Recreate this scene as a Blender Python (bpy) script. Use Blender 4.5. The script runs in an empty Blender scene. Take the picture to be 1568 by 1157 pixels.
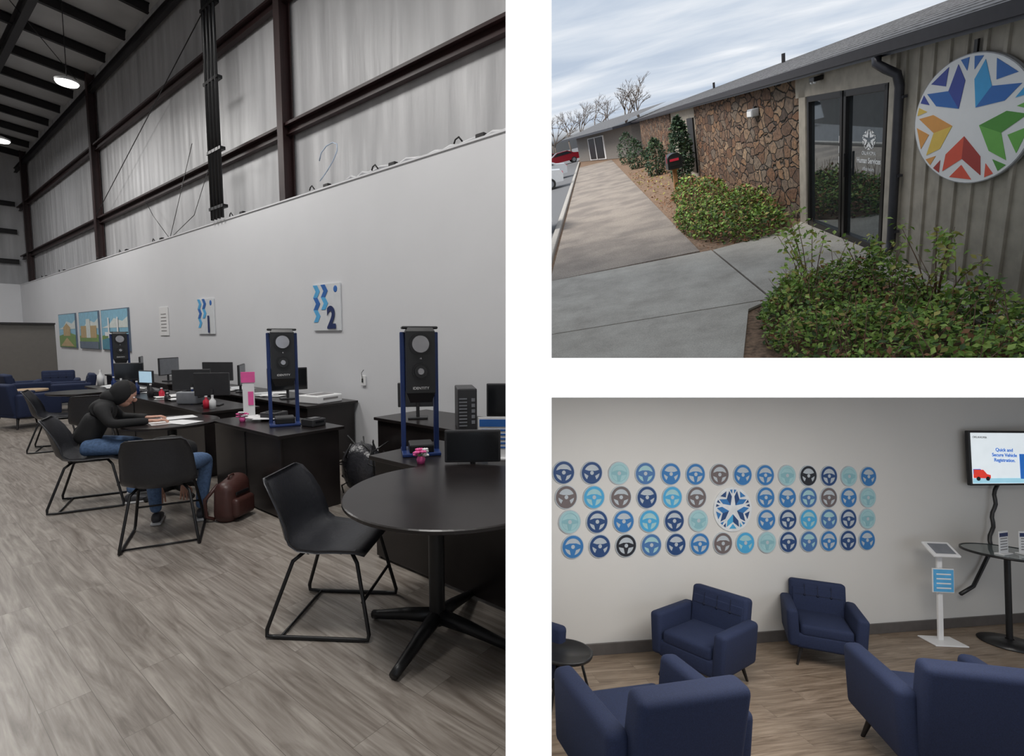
import bpy, bmesh, math, random
from mathutils import Vector, Matrix, Euler
R=random.Random(7)
sc=bpy.context.scene
try:
    sc.view_settings.view_transform='Standard'; sc.view_settings.look='None'
except Exception: pass
# ------------------------------------------------------------------ site frames
def frame(x,y,z,h):
    x,y,z=[Vector(v).normalized() for v in (x,y,z)]
    M=Matrix((x,y,z)).transposed().to_4x4(); M.translation=-h*z
    return M
zA=Vector((0,-.083,1)); yA=Vector((-1.27,1,.083)); MA=frame(yA.cross(zA),yA,zA,1.6)
zB=Vector((.04,.074,1)); xB=Vector((4.1,1,-.238)); MB=frame(xB,zB.cross(xB),zB,2.3)
zC=Vector((-.6,-1,2.297)); yC=Vector((.148,1,.474)); MC=frame(yC.cross(zC),yC,zC,2.465)
I4=Matrix.Identity(4)
CLIP={'A':[(Vector((-.014,0,0)),Vector((1,0,0)))],
      'B':[(Vector((.078,0,0)),Vector((-1,0,0))),(Vector((0,0,-.04)),Vector((0,0,1)))],
      'C':[(Vector((.078,0,0)),Vector((-1,0,0))),(Vector((0,0,.04)),Vector((0,0,-1)))],'W':[]}
FR={'A':MA,'B':MB,'C':MC,'W':I4}
S='A'
# ------------------------------------------------------------------ materials
MATS={}
def nt(name):
    m=bpy.data.materials.new(name); m.use_nodes=True
    t=m.node_tree; b=t.nodes['Principled BSDF']; MATS[name]=m
    return m,t,b
def mat(name,col,rough=.5,metal=0,var=.1,scale=12,bump=0,emis=0,ecol=None,trans=0,alpha=1):
    if name in MATS: return MATS[name]
    m,t,b=nt(name)
    tc=t.nodes.new('ShaderNodeTexCoord'); n=t.nodes.new('ShaderNodeTexNoise'); n.inputs['Scale'].default_value=scale
    n.inputs['Detail'].default_value=4
    t.links.new(tc.outputs['Object'],n.inputs['Vector'])
    r=t.nodes.new('ShaderNodeValToRGB')
    r.color_ramp.elements[0].position=.3; r.color_ramp.elements[1].position=.7
    r.color_ramp.elements[0].color=[c*(1-var) for c in col]+[1]
    r.color_ramp.elements[1].color=[min(1,c*(1+var)) for c in col]+[1]
    t.links.new(n.outputs['Fac'],r.inputs['Fac']); t.links.new(r.outputs['Color'],b.inputs['Base Color'])
    b.inputs['Roughness'].default_value=rough; b.inputs['Metallic'].default_value=metal
    if trans: b.inputs['Transmission Weight'].default_value=trans
    if bump:
        bp=t.nodes.new('ShaderNodeBump'); bp.inputs['Strength'].default_value=bump; bp.inputs['Distance'].default_value=.01
        t.links.new(n.outputs['Fac'],bp.inputs['Height']); t.links.new(bp.outputs['Normal'],b.inputs['Normal'])
    if emis:
        b.inputs['Emission Color'].default_value=list(ecol or col)+[1]; b.inputs['Emission Strength'].default_value=emis
    return m
def ramp(t,stops):
    r=t.nodes.new('ShaderNodeValToRGB'); e=r.color_ramp.elements
    e[0].position=stops[0][0]; e[0].color=list(stops[0][1])+[1]
    e[1].position=stops[-1][0]; e[1].color=list(stops[-1][1])+[1]
    for p,c in stops[1:-1]:
        x=e.new(p); x.color=list(c)+[1]
    return r
def wood(name,c1,c2,c3,rot,rough=.42):
    m,t,b=nt(name); L=t.links.new
    tc=t.nodes.new('ShaderNodeTexCoord'); mp=t.nodes.new('ShaderNodeMapping'); mp.inputs['Rotation'].default_value=(0,0,rot)
    L(tc.outputs['Object'],mp.inputs['Vector'])
    br=t.nodes.new('ShaderNodeTexBrick'); br.offset=.37; br.inputs['Scale'].default_value=1
    br.inputs['Brick Width'].default_value=1.2; br.inputs['Row Height'].default_value=.18
    br.inputs['Mortar Size'].default_value=.001; br.inputs['Color1'].default_value=(0,0,0,1); br.inputs['Color2'].default_value=(1,1,1,1)
    br.inputs['Mortar'].default_value=(.5,.5,.5,1); br.inputs['Bias'].default_value=0
    L(mp.outputs['Vector'],br.inputs['Vector'])
    add=t.nodes.new('ShaderNodeVectorMath'); add.operation='MULTIPLY_ADD'
    add.inputs[1].default_value=(7,3,5); L(br.outputs['Color'],add.inputs[0]); L(mp.outputs['Vector'],add.inputs[2])
    m2=t.nodes.new('ShaderNodeMapping'); m2.inputs['Scale'].default_value=(1.1,9,1); L(add.outputs[0],m2.inputs['Vector'])
    n1=t.nodes.new('ShaderNodeTexNoise'); n1.inputs['Scale'].default_value=1.3; n1.inputs['Detail'].default_value=7; n1.inputs['Roughness'].default_value=.57; n1.inputs['Distortion'].default_value=1.8
    L(m2.outputs['Vector'],n1.inputs['Vector'])
    m3=t.nodes.new('ShaderNodeMapping'); m3.inputs['Scale'].default_value=(3,80,1); L(add.outputs[0],m3.inputs['Vector'])
    n2=t.nodes.new('ShaderNodeTexNoise'); n2.inputs['Scale'].default_value=1; n2.inputs['Detail'].default_value=3; L(m3.outputs['Vector'],n2.inputs['Vector'])
    mx=t.nodes.new('ShaderNodeMix'); mx.inputs[0].default_value=.3; L(n1.outputs['Fac'],mx.inputs[2]); L(n2.outputs['Fac'],mx.inputs[3])
    m4=t.nodes.new('ShaderNodeMath'); m4.operation='MULTIPLY_ADD'; m4.inputs[1].default_value=.05; L(br.outputs['Color'],m4.inputs[0]); L(mx.outputs[0],m4.inputs[2])
    r=ramp(t,[(.37,c1),(.52,c2),(.68,c3)]); L(m4.outputs[0],r.inputs['Fac'])
    mm=t.nodes.new('ShaderNodeMix'); mm.data_type='RGBA'; L(br.outputs['Fac'],mm.inputs[0]); L(r.outputs['Color'],mm.inputs[6]); mm.inputs[7].default_value=[c*.7 for c in c1]+[1]
    L(mm.outputs[2],b.inputs['Base Color']); b.inputs['Roughness'].default_value=rough
    bp=t.nodes.new('ShaderNodeBump'); bp.inputs['Strength'].default_value=.12; bp.inputs['Distance'].default_value=.003; L(mx.outputs[0],bp.inputs['Height']); L(bp.outputs['Normal'],b.inputs['Normal'])
    return m
# ------------------------------------------------------------------ mesh builder
def bbox_mesh(s,bev,seg):
    bm=bmesh.new(); bmesh.ops.create_cube(bm,size=1); bmesh.ops.scale(bm,vec=s,verts=bm.verts)
    if bev>0:
        bev=min(bev,min(s)*.49)
        bmesh.ops.bevel(bm,geom=list(bm.edges),offset=bev,segments=seg,profile=.5,affect='EDGES')
    bm.verts.index_update()
    v=[x.co.copy() for x in bm.verts]; f=[[a.index for a in y.verts] for y in bm.faces]; bm.free(); return v,f
class G:
    def __init__(s): s.v=[];s.f=[];s.mi=[];s.sm=[];s.mats=[]
    def add(s,v,f,m,smooth=False,M=None):
        if m not in s.mats: s.mats.append(m)
        i=s.mats.index(m); o=len(s.v)
        s.v+=[(M@Vector(x)) if M is not None else Vector(x) for x in v]
        for q in f: s.f.append([o+k for k in q]); s.mi.append(i); s.sm.append(smooth)
    def box(s,c,d,m,bev=0,seg=2,rot=None,M=None):
        v,f=bbox_mesh(d,bev,seg); T=Matrix.Translation(c)
        if rot is not None: T=T@Euler(rot).to_matrix().to_4x4()
        if M is not None: T=M@T
        s.add(v,f,m,bev>0.015,T)
    def cyl(s,p0,p1,r0,r1,m,seg=16,M=None,smooth=True):
        p0=Vector(p0);p1=Vector(p1);z=(p1-p0).normalized(); a=z.orthogonal().normalized(); b=z.cross(a)
        v=[];f=[]
        for p,r in((p0,r0),(p1,r1)):
            for i in range(seg):
                t=2*math.pi*i/seg; v.append(p+a*r*math.cos(t)+b*r*math.sin(t))
        f=[[i,(i+1)%seg,seg+(i+1)%seg,seg+i] for i in range(seg)]
        s.add(v,f,m,smooth,M); s.add(v,[list(range(seg))[::-1],list(range(seg,2*seg))],m,False,M)
    def tube(s,pts,r,m,seg=8,M=None,closed=False):
        pts=[Vector(p) for p in pts]; v=[];f=[];n=len(pts); a=None
        for i,p in enumerate(pts):
            t=((pts[min(i+1,n-1)]-p).normalized()+(p-pts[max(i-1,0)]).normalized())
            if t.length<1e-6: t=Vector((0,0,1))
            t.normalize()
            a=t.orthogonal() if a is None else a-t*a.dot(t)
            a.normalize(); b=t.cross(a); rr=r[i] if isinstance(r,(list,tuple)) else r
            for k in range(seg):
                q=2*math.pi*k/seg; v.append(p+(a*math.cos(q)+b*math.sin(q))*rr)
        for i in range(n-1):
            for k in range(seg): f.append([i*seg+k,i*seg+(k+1)%seg,(i+1)*seg+(k+1)%seg,(i+1)*seg+k])
        f.append(list(range(seg))[::-1]); f.append([(n-1)*seg+k for k in range(seg)])
        s.add(v,f,m,True,M)
    def ball(s,c,r,m,seg=16,M=None):
        if not isinstance(r,(tuple,list)): r=(r,r,r)
        v=[];f=[];h=seg//2
        for i in range(h+1):
            a=math.pi*i/h
            for k in range(seg):
                b=2*math.pi*k/seg; v.append(Vector(c)+Vector((r[0]*math.sin(a)*math.cos(b),r[1]*math.sin(a)*math.sin(b),r[2]*math.cos(a))))
        for i in range(h):
            for k in range(seg): f.append([i*seg+k,(i+1)*seg+k,(i+1)*seg+(k+1)%seg,i*seg+(k+1)%seg])
        s.add(v,f,m,True,M)
    def lathe(s,prof,m,seg=32,M=None,smooth=True):
        v=[];f=[]
        for r,z in prof:
            for k in range(seg):
                b=2*math.pi*k/seg; v.append((r*math.cos(b),r*math.sin(b),z))
        for i in range(len(prof)-1):
            for k in range(seg): f.append([i*seg+k,i*seg+(k+1)%seg,(i+1)*seg+(k+1)%seg,(i+1)*seg+k])
        s.add(v,f,m,smooth,M)
    def disc(s,c,r,z0,z1,m,seg=40,ry=None):
        ry=ry or r; v=[(c[0]+r*math.cos(2*math.pi*k/seg),c[1]+ry*math.sin(2*math.pi*k/seg),z) for z in(z0,z1) for k in range(seg)]
        f=[[k,(k+1)%seg,seg+(k+1)%seg,seg+k] for k in range(seg)]+[list(range(seg))[::-1],list(range(seg,2*seg))]
        s.add(v,f,m)
    def prism(s,poly,O,U,V,Nn,th,m):
        O,U,V,Nn=Vector(O),Vector(U),Vector(V),Vector(Nn); n=len(poly)
        v=[O+U*p[0]+V*p[1] for p in poly]+[O+U*p[0]+V*p[1]+Nn*th for p in poly]
        f=[[k,(k+1)%n,n+(k+1)%n,n+k] for k in range(n)]+[list(range(n))[::-1],list(range(n,2*n))]
        s.add(v,f,m)
    def text(s,txt,size,O,U,V,m,th=.001,align='CENTER',bold=0):
        c=bpy.data.curves.new('t','FONT'); c.body=txt; c.size=size; c.extrude=th; c.align_x=align; c.offset=bold
        o=bpy.data.objects.new('t',c); sc.collection.objects.link(o)
        dg=bpy.context.evaluated_depsgraph_get(); me=o.evaluated_get(dg).to_mesh()
        U=Vector(U);V=Vector(V);W=U.cross(V)
        v=[Vector(O)+U*x.co.x+V*x.co.y+W*x.co.z for x in me.vertices]; f=[list(p.vertices) for p in me.polygons]
        s.add(v,f,m); o.evaluated_get(dg).to_mesh_clear(); bpy.data.objects.remove(o)
    def build(s,name,loc=(0,0,0),rz=0,clip=True,site=None,scl=1):
        site=site or S
        me=bpy.data.meshes.new(name); me.from_pydata([v*scl for v in s.v],[],s.f)
        for m in s.mats: me.materials.append(m)
        me.polygons.foreach_set('material_index',s.mi); me.polygons.foreach_set('use_smooth',s.sm)
        Mw=FR[site]@Matrix.Translation(loc)@Matrix.Rotation(rz,4,'Z')
        if clip:
            ws=[Mw@v.co for v in me.vertices]
            for co,no in CLIP[site]:
                if any((w-co).dot(no)>0 for w in ws): break
            else: clip=False
        if clip:
            bm=bmesh.new(); bm.from_mesh(me); bmesh.ops.transform(bm,matrix=Mw,verts=bm.verts)
            for co,no in CLIP[site]:
                bmesh.ops.bisect_plane(bm,geom=list(bm.verts)+list(bm.edges)+list(bm.faces),plane_co=co,plane_no=no,clear_outer=True)
            bmesh.ops.transform(bm,matrix=Mw.inverted(),verts=bm.verts); bm.to_mesh(me); bm.free()
            if len(me.polygons)==0: return None
        o=bpy.data.objects.new(name,me); sc.collection.objects.link(o)
        me.update(); o.matrix_world=Mw
        return o
def face(fx,fy): return math.atan2(-fx,fy)
def area(name,site,loc,size,power,rot=(0,0,0),col=(1,1,1)):
    l=bpy.data.lights.new(name,'AREA'); l.shape='RECTANGLE'; l.size=size[0]; l.size_y=size[1]; l.energy=power; l.color=col
    o=bpy.data.objects.new(name,l); sc.collection.objects.link(o)
    o.matrix_world=FR[site]@Matrix.Translation(loc)@Euler(rot).to_matrix().to_4x4(); return o
# ------------------------------------------------------------------ common mats
white=mat('white_paint',(.80,.80,.80),.5,var=.02,scale=2)
cap=mat('glowing_edge_trim',(.9,.9,.9),.6,emis=.75,ecol=(1,1,1),var=.01)  # emission added so the partition edges read pure white; not a lamp
black=mat('black_satin',(.012,.012,.013),.35)
blackm=mat('black_metal',(.015,.015,.016),.38,.3)
espresso=mat('espresso_laminate',(.013,.010,.010),.3,var=.25,scale=5)
rust=mat('primer_red_steel',(.026,.0095,.0095),.5,var=.25,scale=3)
darksteel=mat('dark_steel',(.012,.010,.012),.5)
# ================================================================== PARTITION
S='W'
g=G(); g.box((.0315,4.5,0),(.085,7,12),white); g.build('wall_divider')
g=G(); g.box((4.5,4.2,0),(8.84,6.4,.072),white); g.build('partition_slab')  # added partition slab, run deep to keep sun out of the waiting area
g=G(); g.box((.0315,.985,0),(.087,.03,3),cap); g.box((1.1,.985,.0005),(2.06,.03,.075),cap); g.build('glowing_trim_1')  # self-glowing caps over the front ends of divider and slab

# ================================================================== SITE A : office hall
S='A'
floorA=wood('grey_oak_plank',(.145,.120,.100),(.245,.215,.187),(.36,.325,.288),math.pi/2,.36)
g=G(); g.add([(-9,-3,0),(4.4,-3,0),(4.4,30,0),(-9,30,0)],[[0,1,2,3]],floorA); g.build('floor')
wallA=mat('white_wall_paint',(.75,.755,.775),.45,var=.015,scale=1.5,bump=.03)
g=G(); g.box((4.07,13.3,1.785),(.14,29,3.57),wallA); g.box((4.07,13.3,3.58),(.17,29,.02),wallA); g.build('wall_right')
g=G(); g.box((-2.5,27.9,1.8),(13,.14,3.6),wallA); g.build('wall_far')
m,t,b=nt('white_vinyl_insulation'); L=t.links.new
tc=t.nodes.new('ShaderNodeTexCoord'); mp=t.nodes.new('ShaderNodeMapping'); mp.inputs['Scale'].default_value=(2.0,2.0,.25); L(tc.outputs['Object'],mp.inputs['Vector'])
n=t.nodes.new('ShaderNodeTexNoise'); n.inputs['Scale'].default_value=1.5; n.inputs['Detail'].default_value=4; n.inputs['Roughness'].default_value=.5; L(mp.outputs['Vector'],n.inputs['Vector'])
w=t.nodes.new('ShaderNodeTexWave'); w.bands_direction='Y'; w.inputs['Scale'].default_value=1.03; w.inputs['Distortion'].default_value=.25; L(tc.outputs['Object'],w.inputs['Vector'])
ad=t.nodes.new('ShaderNodeMath'); ad.operation='MULTIPLY_ADD'; ad.inputs[1].default_value=.2; L(w.outputs['Fac'],ad.inputs[0]); L(n.outputs['Fac'],ad.inputs[2])
bp=t.nodes.new('ShaderNodeBump'); bp.inputs['Strength'].default_value=.6; bp.inputs['Distance'].default_value=.06; L(ad.outputs[0],bp.inputs['Height']); L(bp.outputs['Normal'],b.inputs['Normal'])
r=ramp(t,[(.3,(.42,.42,.43)),(.7,(.60,.60,.61))]); L(n.outputs['Fac'],r.inputs['Fac']); L(r.outputs['Color'],b.inputs['Base Color']); b.inputs['Roughness'].default_value=.42; b.inputs['Specular IOR Level'].default_value=.35
insul=m
g=G(); g.box((4.45,13.5,6.3),(.1,33,5.8),insul); g.box((-2.3,29.2,5.5),(13.7,.1,9),insul); g.build('wall_outer_insulated')
ceilm=mat('roof_insulation',(.55,.55,.55),.5,var=.12,scale=1.2,bump=.4)
g=G()
def roofz(x): return 8.75+(4.3-x)*.085
g.add([(4.5,-3,roofz(4.5)),(-9,-3,roofz(-9)),(-9,30,roofz(-9)),(4.5,30,roofz(4.5))],[[0,1,2,3]],ceilm); g.build('ceiling')
g=G(); g.add([(-9,-3,0),(-9,30,0),(-9,30,10),(-9,-3,10)],[[0,1,2,3]],wallA); g.add([(-9,-3,0),(4,-3,0),(4,-3,9),(-9,-3,9)],[[0,1,2,3]],wallA);g.build('wall_left')
g=G()
def ibeam(g,p0,p1,w,h,up,m):
    p0=Vector(p0);p1=Vector(p1);d=(p1-p0);Ln=d.length;d.normalize();up=Vector(up);sx=d.cross(up).normalized();up=sx.cross(d)
    M=Matrix((sx,d,up)).transposed().to_4x4(); M.translation=(p0+p1)/2
    g.box((0,0,h/2),(w,Ln,.02),m,M=M);g.box((0,0,-h/2),(w,Ln,.02),m,M=M);g.box((0,0,0),(.02,Ln,h),m,M=M)
for y in(7.86,18.0,27.4): ibeam(g,(4.28,y,0),(4.28,y,roofz(4.2)-.1),.17,.16,(1,0,0),rust)
for z in(4.77,6.72):
    ibeam(g,(4.32,-2,z),(4.32,29,z),.08,.13,(0,0,1),rust)
    g.box((4.25,13.5,z+.06),(.04,31,.04),rust)
ibeam(g,(4.28,-2,8.25),(4.28,29,8.25),.1,.16,(0,0,1),darksteel)
for k in range(20):
    y=-1.0+1.6*k; ibeam(g,(4.3,y,roofz(4.3)-.12),(-8.8,y,roofz(-8.8)-.12),.09,.2,(0,0,1),darksteel)
for x in(2.6,-.6,-3.8): ibeam(g,(x,-2.5,roofz(x)-.35),(x,29,roofz(x)-.35),.14,.3,(0,0,1),darksteel)
for z in(4.6,5.8,6.9): ibeam(g,(4.2,29.05,z),(-8.5,29.05,z),.1,.16,(0,0,1),darksteel)
for x in(2.6,-1.0,-4.5): ibeam(g,(x,29.0,0.1),(x,29.0,9),.16,.2,(0,1,0),darksteel)
for a,bq in(((4.2,7.9,8.3),(4.2,17.8,4.9)),((4,18,8.4),(-2,7.8,9.0)),((-2,18,8.9),(4,7.8,8.4))):
    g.cyl(a,bq,.009,.009,darksteel,6)
g.build('steel_frame')
g=G()
for k in range(4):
    y=9.42+.135*k; x=3.95
    pts=[(x,y,3.61),(x,y,7.3),(x-.02,y-.05,7.6),(x-.1-.05*k,y-.12,7.85),(x-.5,y-.2+.05*k,8.05),(x-1.2,y-.3+.1*k,8.15)]
    g.tube(pts,.029,black,8)
for z in(3.8,4.75,5.9,7.1): g.box((3.97,9.62,z),(.09,.56,.05),blackm)
g.build('electrical_conduit_bundle')
g=G()
wht=mat('white_cable',(.7,.7,.72),.4)
g.tube([(4.1,12.3,3.6),(4.05,11.7,4.1),(4.2,11.2,5.3)],.006,black,5);g.tube([(4.1,12.3,3.6),(4.1,13.2,4.2),(4.2,14.0,4.7)],.006,black,5);g.tube([(4.1,12.3,3.6),(4.1,11.0,3.9),(4.2,10.5,4.7)],.006,black,5)
g.tube([(4.05,6.35+.22*math.cos(q*.7),3.72+.22*(1-math.cos(q*.5))) for q in range(10)],.008,mat('blue_white_cable',(.5,.6,.75),.4),6)
for y0 in(5.0,6.4,8.9,12.6,14.9,16.8,21,23.5,3.6):
    g.box((4.05,y0,3.62),(.06,.12,.06),darksteel,.01)
    g.tube([(3.98,y0+.2,3.6),(3.97,y0+.24,3.65),(3.98,y0+.30,3.64),(3.98,y0+.32,3.6)],.009,black,6)
g.tube([(4.05,3.2+.12*k,3.60+.05*R.random()) for k in range(24)],.018,wht,6)
g.build('wall_top_cables')
lampm=mat('lamp_lens',(1,1,1),.5,emis=9,ecol=(1,.97,.92))
for x,y,z in((2.87,13.6,6.6),(2.55,18.9,6.6)):
    g=G(); g.lathe([(0,.0),(.17,.0),(.19,.03)],lampm); g.lathe([(.19,.03),(.2,.07),(.14,.10),(.06,.14),(0,.16)],mat('lamp_housing',(.5,.5,.5),.4)); g.cyl((0,0,.15),(0,0,roofz(x)-z-.1),.007,.007,darksteel,6)
    g.build('pendant_lamp',(x,y,z))
area('hall_light_near','A',(.3,2.2,7.2),(1.5,1.5),240,col=(1,.98,.95))
area('hall_light_mid','A',(1.0,8.5,7.0),(2,2),200,col=(1,.98,.95))
area('hall_light_far','A',(1.0,15,7.0),(2,2),240,col=(1,.98,.95))
area('hall_light_end','A',(0,22,7.6),(2,2),190)
lb=mat('sign_light_blue',(.10,.42,.75),.5); nb=mat('sign_navy',(.015,.03,.12),.5); mb=mat('sign_mid_blue',(.03,.14,.45),.5)
signw=mat('sign_white',(.72,.74,.76),.4,var=.03); gr=mat('sign_grey',(.25,.24,.24),.5); plx=mat('paper_white',(.82,.82,.82),.5,var=.02)
def wall_sign(num,y0,y1,z0,z1):
    g=G(); w=y1-y0;h=z1-z0
    g.box((3.985,(y0+y1)/2,(z0+z1)/2),(.02,w,h),signw)
    O=(3.972,y1,z0);U=(0,-1,0);V=(0,0,1);Nn=(-1,0,0)
    def ch(x,y,s,m): g.prism([(x,y),(x+s*.6,y),(x+s,y+s*.5),(x+s*.6,y+s),(x,y+s),(x+s*.4,y+s*.5)],O,U,V,Nn,.002,m)
    s=w*.27
    for i,(x,y,m) in enumerate(((.04,.72,lb),(.33,.72,mb),(.04,.45,mb),(.33,.45,lb),(.04,.18,lb))): ch(x*w,y*h,s*.95,m)
    g.text(num,h*.64,(3.966,y1-w*.70,z0+h*.06),U,V,nb,bold=.016)
    g.ball((3.975,y1-w*.85,z0+h*.88),(.004,w*.07,w*.07),mb,12)
    g.build('counter_number_sign')
wall_sign('2',6.06,6.73,1.67,2.30); wall_sign('1',10.03,10.75,1.63,2.27)
sky_=mat('poster_sky',(.25,.52,.68),.4); grn=mat('poster_green',(.18,.30,.08),.5); tan=mat('poster_tan',(.5,.36,.18),.5); wat=mat('poster_water',(.05,.25,.35),.4); cld=mat('poster_cloud',(.7,.75,.72),.5); blu=mat('poster_building',(.12,.16,.22),.5)
def poster(y0,y1,kind):
    g=G(); z0,z1=1.22,2.27; w=y1-y0;h=z1-z0
    g.box((3.984,(y0+y1)/2,(z0+z1)/2),(.028,w,h),blu); k=0
    def P(poly,m):
        nonlocal k; k+=1
        g.prism([(a*w,b*h) for a,b in poly],(3.970-.003*k,y1,z0),(0,-1,0),(0,0,1),(-1,0,0),.002,m)
    P([(.02,.02),(.98,.02),(.98,.98),(.02,.98)],sky_)
    P([(.02,.55),(.3,.62),(.5,.78),(.8,.7),(.98,.8),(.98,.55)],cld)
    P([(.02,.02),(.98,.02),(.98,.38),(.6,.45),(.02,.35)],grn)
    if kind==0: P([(.3,.35),(.7,.35),(.7,.6),(.5,.72),(.3,.6)],tan); P([(.1,.05),(.9,.05),(.5,.3)],tan)
    if kind==1: P([(.1,.3),(.9,.3),(.9,.62),(.1,.62)],tan);P([(.4,.3),(.6,.3),(.6,.8),(.4,.8)],cld);P([(.02,.02),(.98,.02),(.98,.2),(.02,.2)],blu)
    if kind==2: P([(.02,.02),(.98,.02),(.98,.25),(.5,.35),(.02,.25)],wat);P([(.15,.35),(.85,.35),(.8,.42),(.15,.45)],plx);P([(.28,.3),(.33,.3),(.33,.8),(.28,.8)],plx);P([(.62,.3),(.67,.3),(.67,.8),(.62,.8)],plx)
    g.build('landscape_poster')
poster(19.7,21.8,0);poster(17.3,19.3,1);poster(14.8,17.05,2)
g=G(); g.box((3.99,12.55,1.9),(.012,.5,.6),plx,.003)
for k in range(6): g.box((3.982,12.55,1.70+.07*k),(.003,.3,.015),gr)
g.build('wall_notice')
g=G(); g.box((3.985,5.6,1.02),(.02,.09,.13),plx,.004); g.box((3.97,5.6,1.02),(.012,.02,.05),black,.002); g.tube([(3.97,5.6,1.04),(3.96,5.6,1.12),(3.98,5.58,1.16)],.004,black,5); g.build('wall_outlet')
leather=mat('black_leatherette',(.022,.023,.028),.42,bump=.15,scale=60)
def bucket_chair(loc,rz):
    g=G(); nu=12
    prof=[(.25,.455),(.20,.475),(.10,.465),(0,.452),(-.10,.447),(-.17,.462),(-.215,.51),(-.235,.58),(-.25,.66),(-.27,.74),(-.29,.82),(-.295,.845)]
    wid=[.20,.225,.235,.24,.245,.245,.245,.24,.235,.225,.20,.17]
    wing=[.0,.005,.02,.03,.045,.07,.085,.085,.07,.05,.02,.0]
    V=[];F=[];n=len(prof)
    for side in(0,1):
        for i,(y,z) in enumerate(prof):
            a=prof[max(i-1,0)];c=prof[min(i+1,n-1)]; d=Vector((0,c[0]-a[0],c[1]-a[1])).normalized(); nn=Vector((0,-d.z,d.y))*-1
            if nn.dot(Vector((0,.7,.7)))<0: nn=-nn
            for k in range(nu+1):
                u=-1+2*k/nu; off=wing[i]*abs(u)**2.6
                V.append(Vector((wid[i]*u,y,z))+nn*off-nn*(.018*side))
    def ix(sd,i,k): return sd*n*(nu+1)+i*(nu+1)+k
    for i in range(n-1):
        for k in range(nu):
            F.append([ix(0,i,k),ix(0,i+1,k),ix(0,i+1,k+1),ix(0,i,k+1)]);F.append([ix(1,i,k),ix(1,i,k+1),ix(1,i+1,k+1),ix(1,i+1,k)])
    for i in range(n-1):
        for k in(0,nu): F.append([ix(0,i,k),ix(1,i,k),ix(1,i+1,k),ix(0,i+1,k)])
    for k in range(nu):
        for i in(0,n-1): F.append([ix(0,i,k),ix(0,i,k+1),ix(1,i,k+1),ix(1,i,k)])
    g.add(V,F,leather,True)
    for sx in(-1,1):
        g.tube([(sx*.16,.16,.445),(sx*.19,.2,.40),(sx*.245,.275,.04),(sx*.25,.27,.012),(sx*.25,.2,.011),(sx*.25,-.22,.011),(sx*.25,-.275,.014),(sx*.245,-.275,.05),(sx*.19,-.15,.40),(sx*.15,-.1,.44)],.011,blackm,8)
        g.tube([(sx*.16,.16,.445),(sx*.15,-.1,.44)],.011,blackm,6)
    g.tube([(-.22,.235,.2),(.22,.235,.2)],.009,blackm,6); g.tube([(-.25,-.2,.012),(.25,-.2,.012)],.008,blackm,6)
    g.tube([(-.16,.1,.44),(.16,.1,.44)],.01,blackm,6);g.tube([(-.16,-.08,.435),(.16,-.08,.435)],.01,blackm,6)
    return g.build('side_chair',loc,rz)
bucket_chair((1.59,2.54,0),face(.31,-.45))
bucket_chair((1.40,4.62,0),face(.42,.9))
bucket_chair((1.27,6.12,0),face(.9,-.38))
bucket_chair((1.62,9.5,0),face(.9,-.3)); bucket_chair((1.83,8.45,0),face(.3,.9)); 
def round_table(loc,r,rot=0.3,h=.75,off=(0,0),rb=None):
    g=G(); g.lathe([(0,h-.03),(r-.02,h-.03),(r,h-.02),(r,h-.005),(r-.006,h),(0,h)],espresso,72,smooth=False,M=Matrix.Translation((off[0],off[1],0)))
    rb=rb or r
    g.cyl((0,0,.06),(0,0,h-.03),.042,.042,blackm,20); g.cyl((0,0,h-.06),(0,0,h-.03),.16,.16,blackm,20)
    for k in range(4):
        a=rot+math.pi/2*k; d=Vector((math.cos(a),math.sin(a),0))
        g.tube([d*.02+Vector((0,0,.10)),d*.18+Vector((0,0,.075)),d*.38*rb/.64+Vector((0,0,.035)),d*.44*rb/.64+Vector((0,0,.025))],[.042,.034,.026,.024],blackm,10)
    return g.build('round_table',loc,0)
round_table((1.82,1.95,0),.57,.3,h=.775,off=(.09,-.04),rb=.6)
round_table((1.86,5.80,0),.42,.2); round_table((1.98,9.95,0),.38,.2)
def desk(x0,x1,y0,y1,h=.75,name='desk'):
    g=G(); g.box(((x0+x1)/2,(y0+y1)/2,h-.015),(x1-x0+.04,y1-y0+.04,.03),espresso,.004)
    g.box((x0+.02,(y0+y1)/2,(h-.03)/2+.01),(.025,y1-y0-.02,h-.05),espresso,.003)
    for y in(y0+.03,y1-.03): g.box(((x0+x1)/2,y,(h-.03)/2),(x1-x0-.04,.025,h-.03),espresso,.003)
    g.box((x1-.25,y0+.3,(h-.05)/2),(.42,.45,h-.07),espresso,.004)
    for z in(.2,.45,.62): g.box((x1-.25,y0+.07,z),(.2,.01,.012),blackm)
    g.box((x0+.004,(y0+y1)/2,(h-.03)/2),(.006,.012,h-.06),black)
    return g.build(name)
desk(2.20,2.85,-.2,3.0); desk(2.15,2.75,4.22,5.55); desk(2.3,2.9,6.2,11.0)
desk(3.28,3.97,1.6,4.4); desk(3.28,3.97,5.75,9.6); desk(3.28,3.97,10.3,14.0)
tb=mat('kiosk_blue',(.012,.035,.15),.4); lens=mat('lens_glass',(.35,.35,.37),.15,.6)
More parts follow.
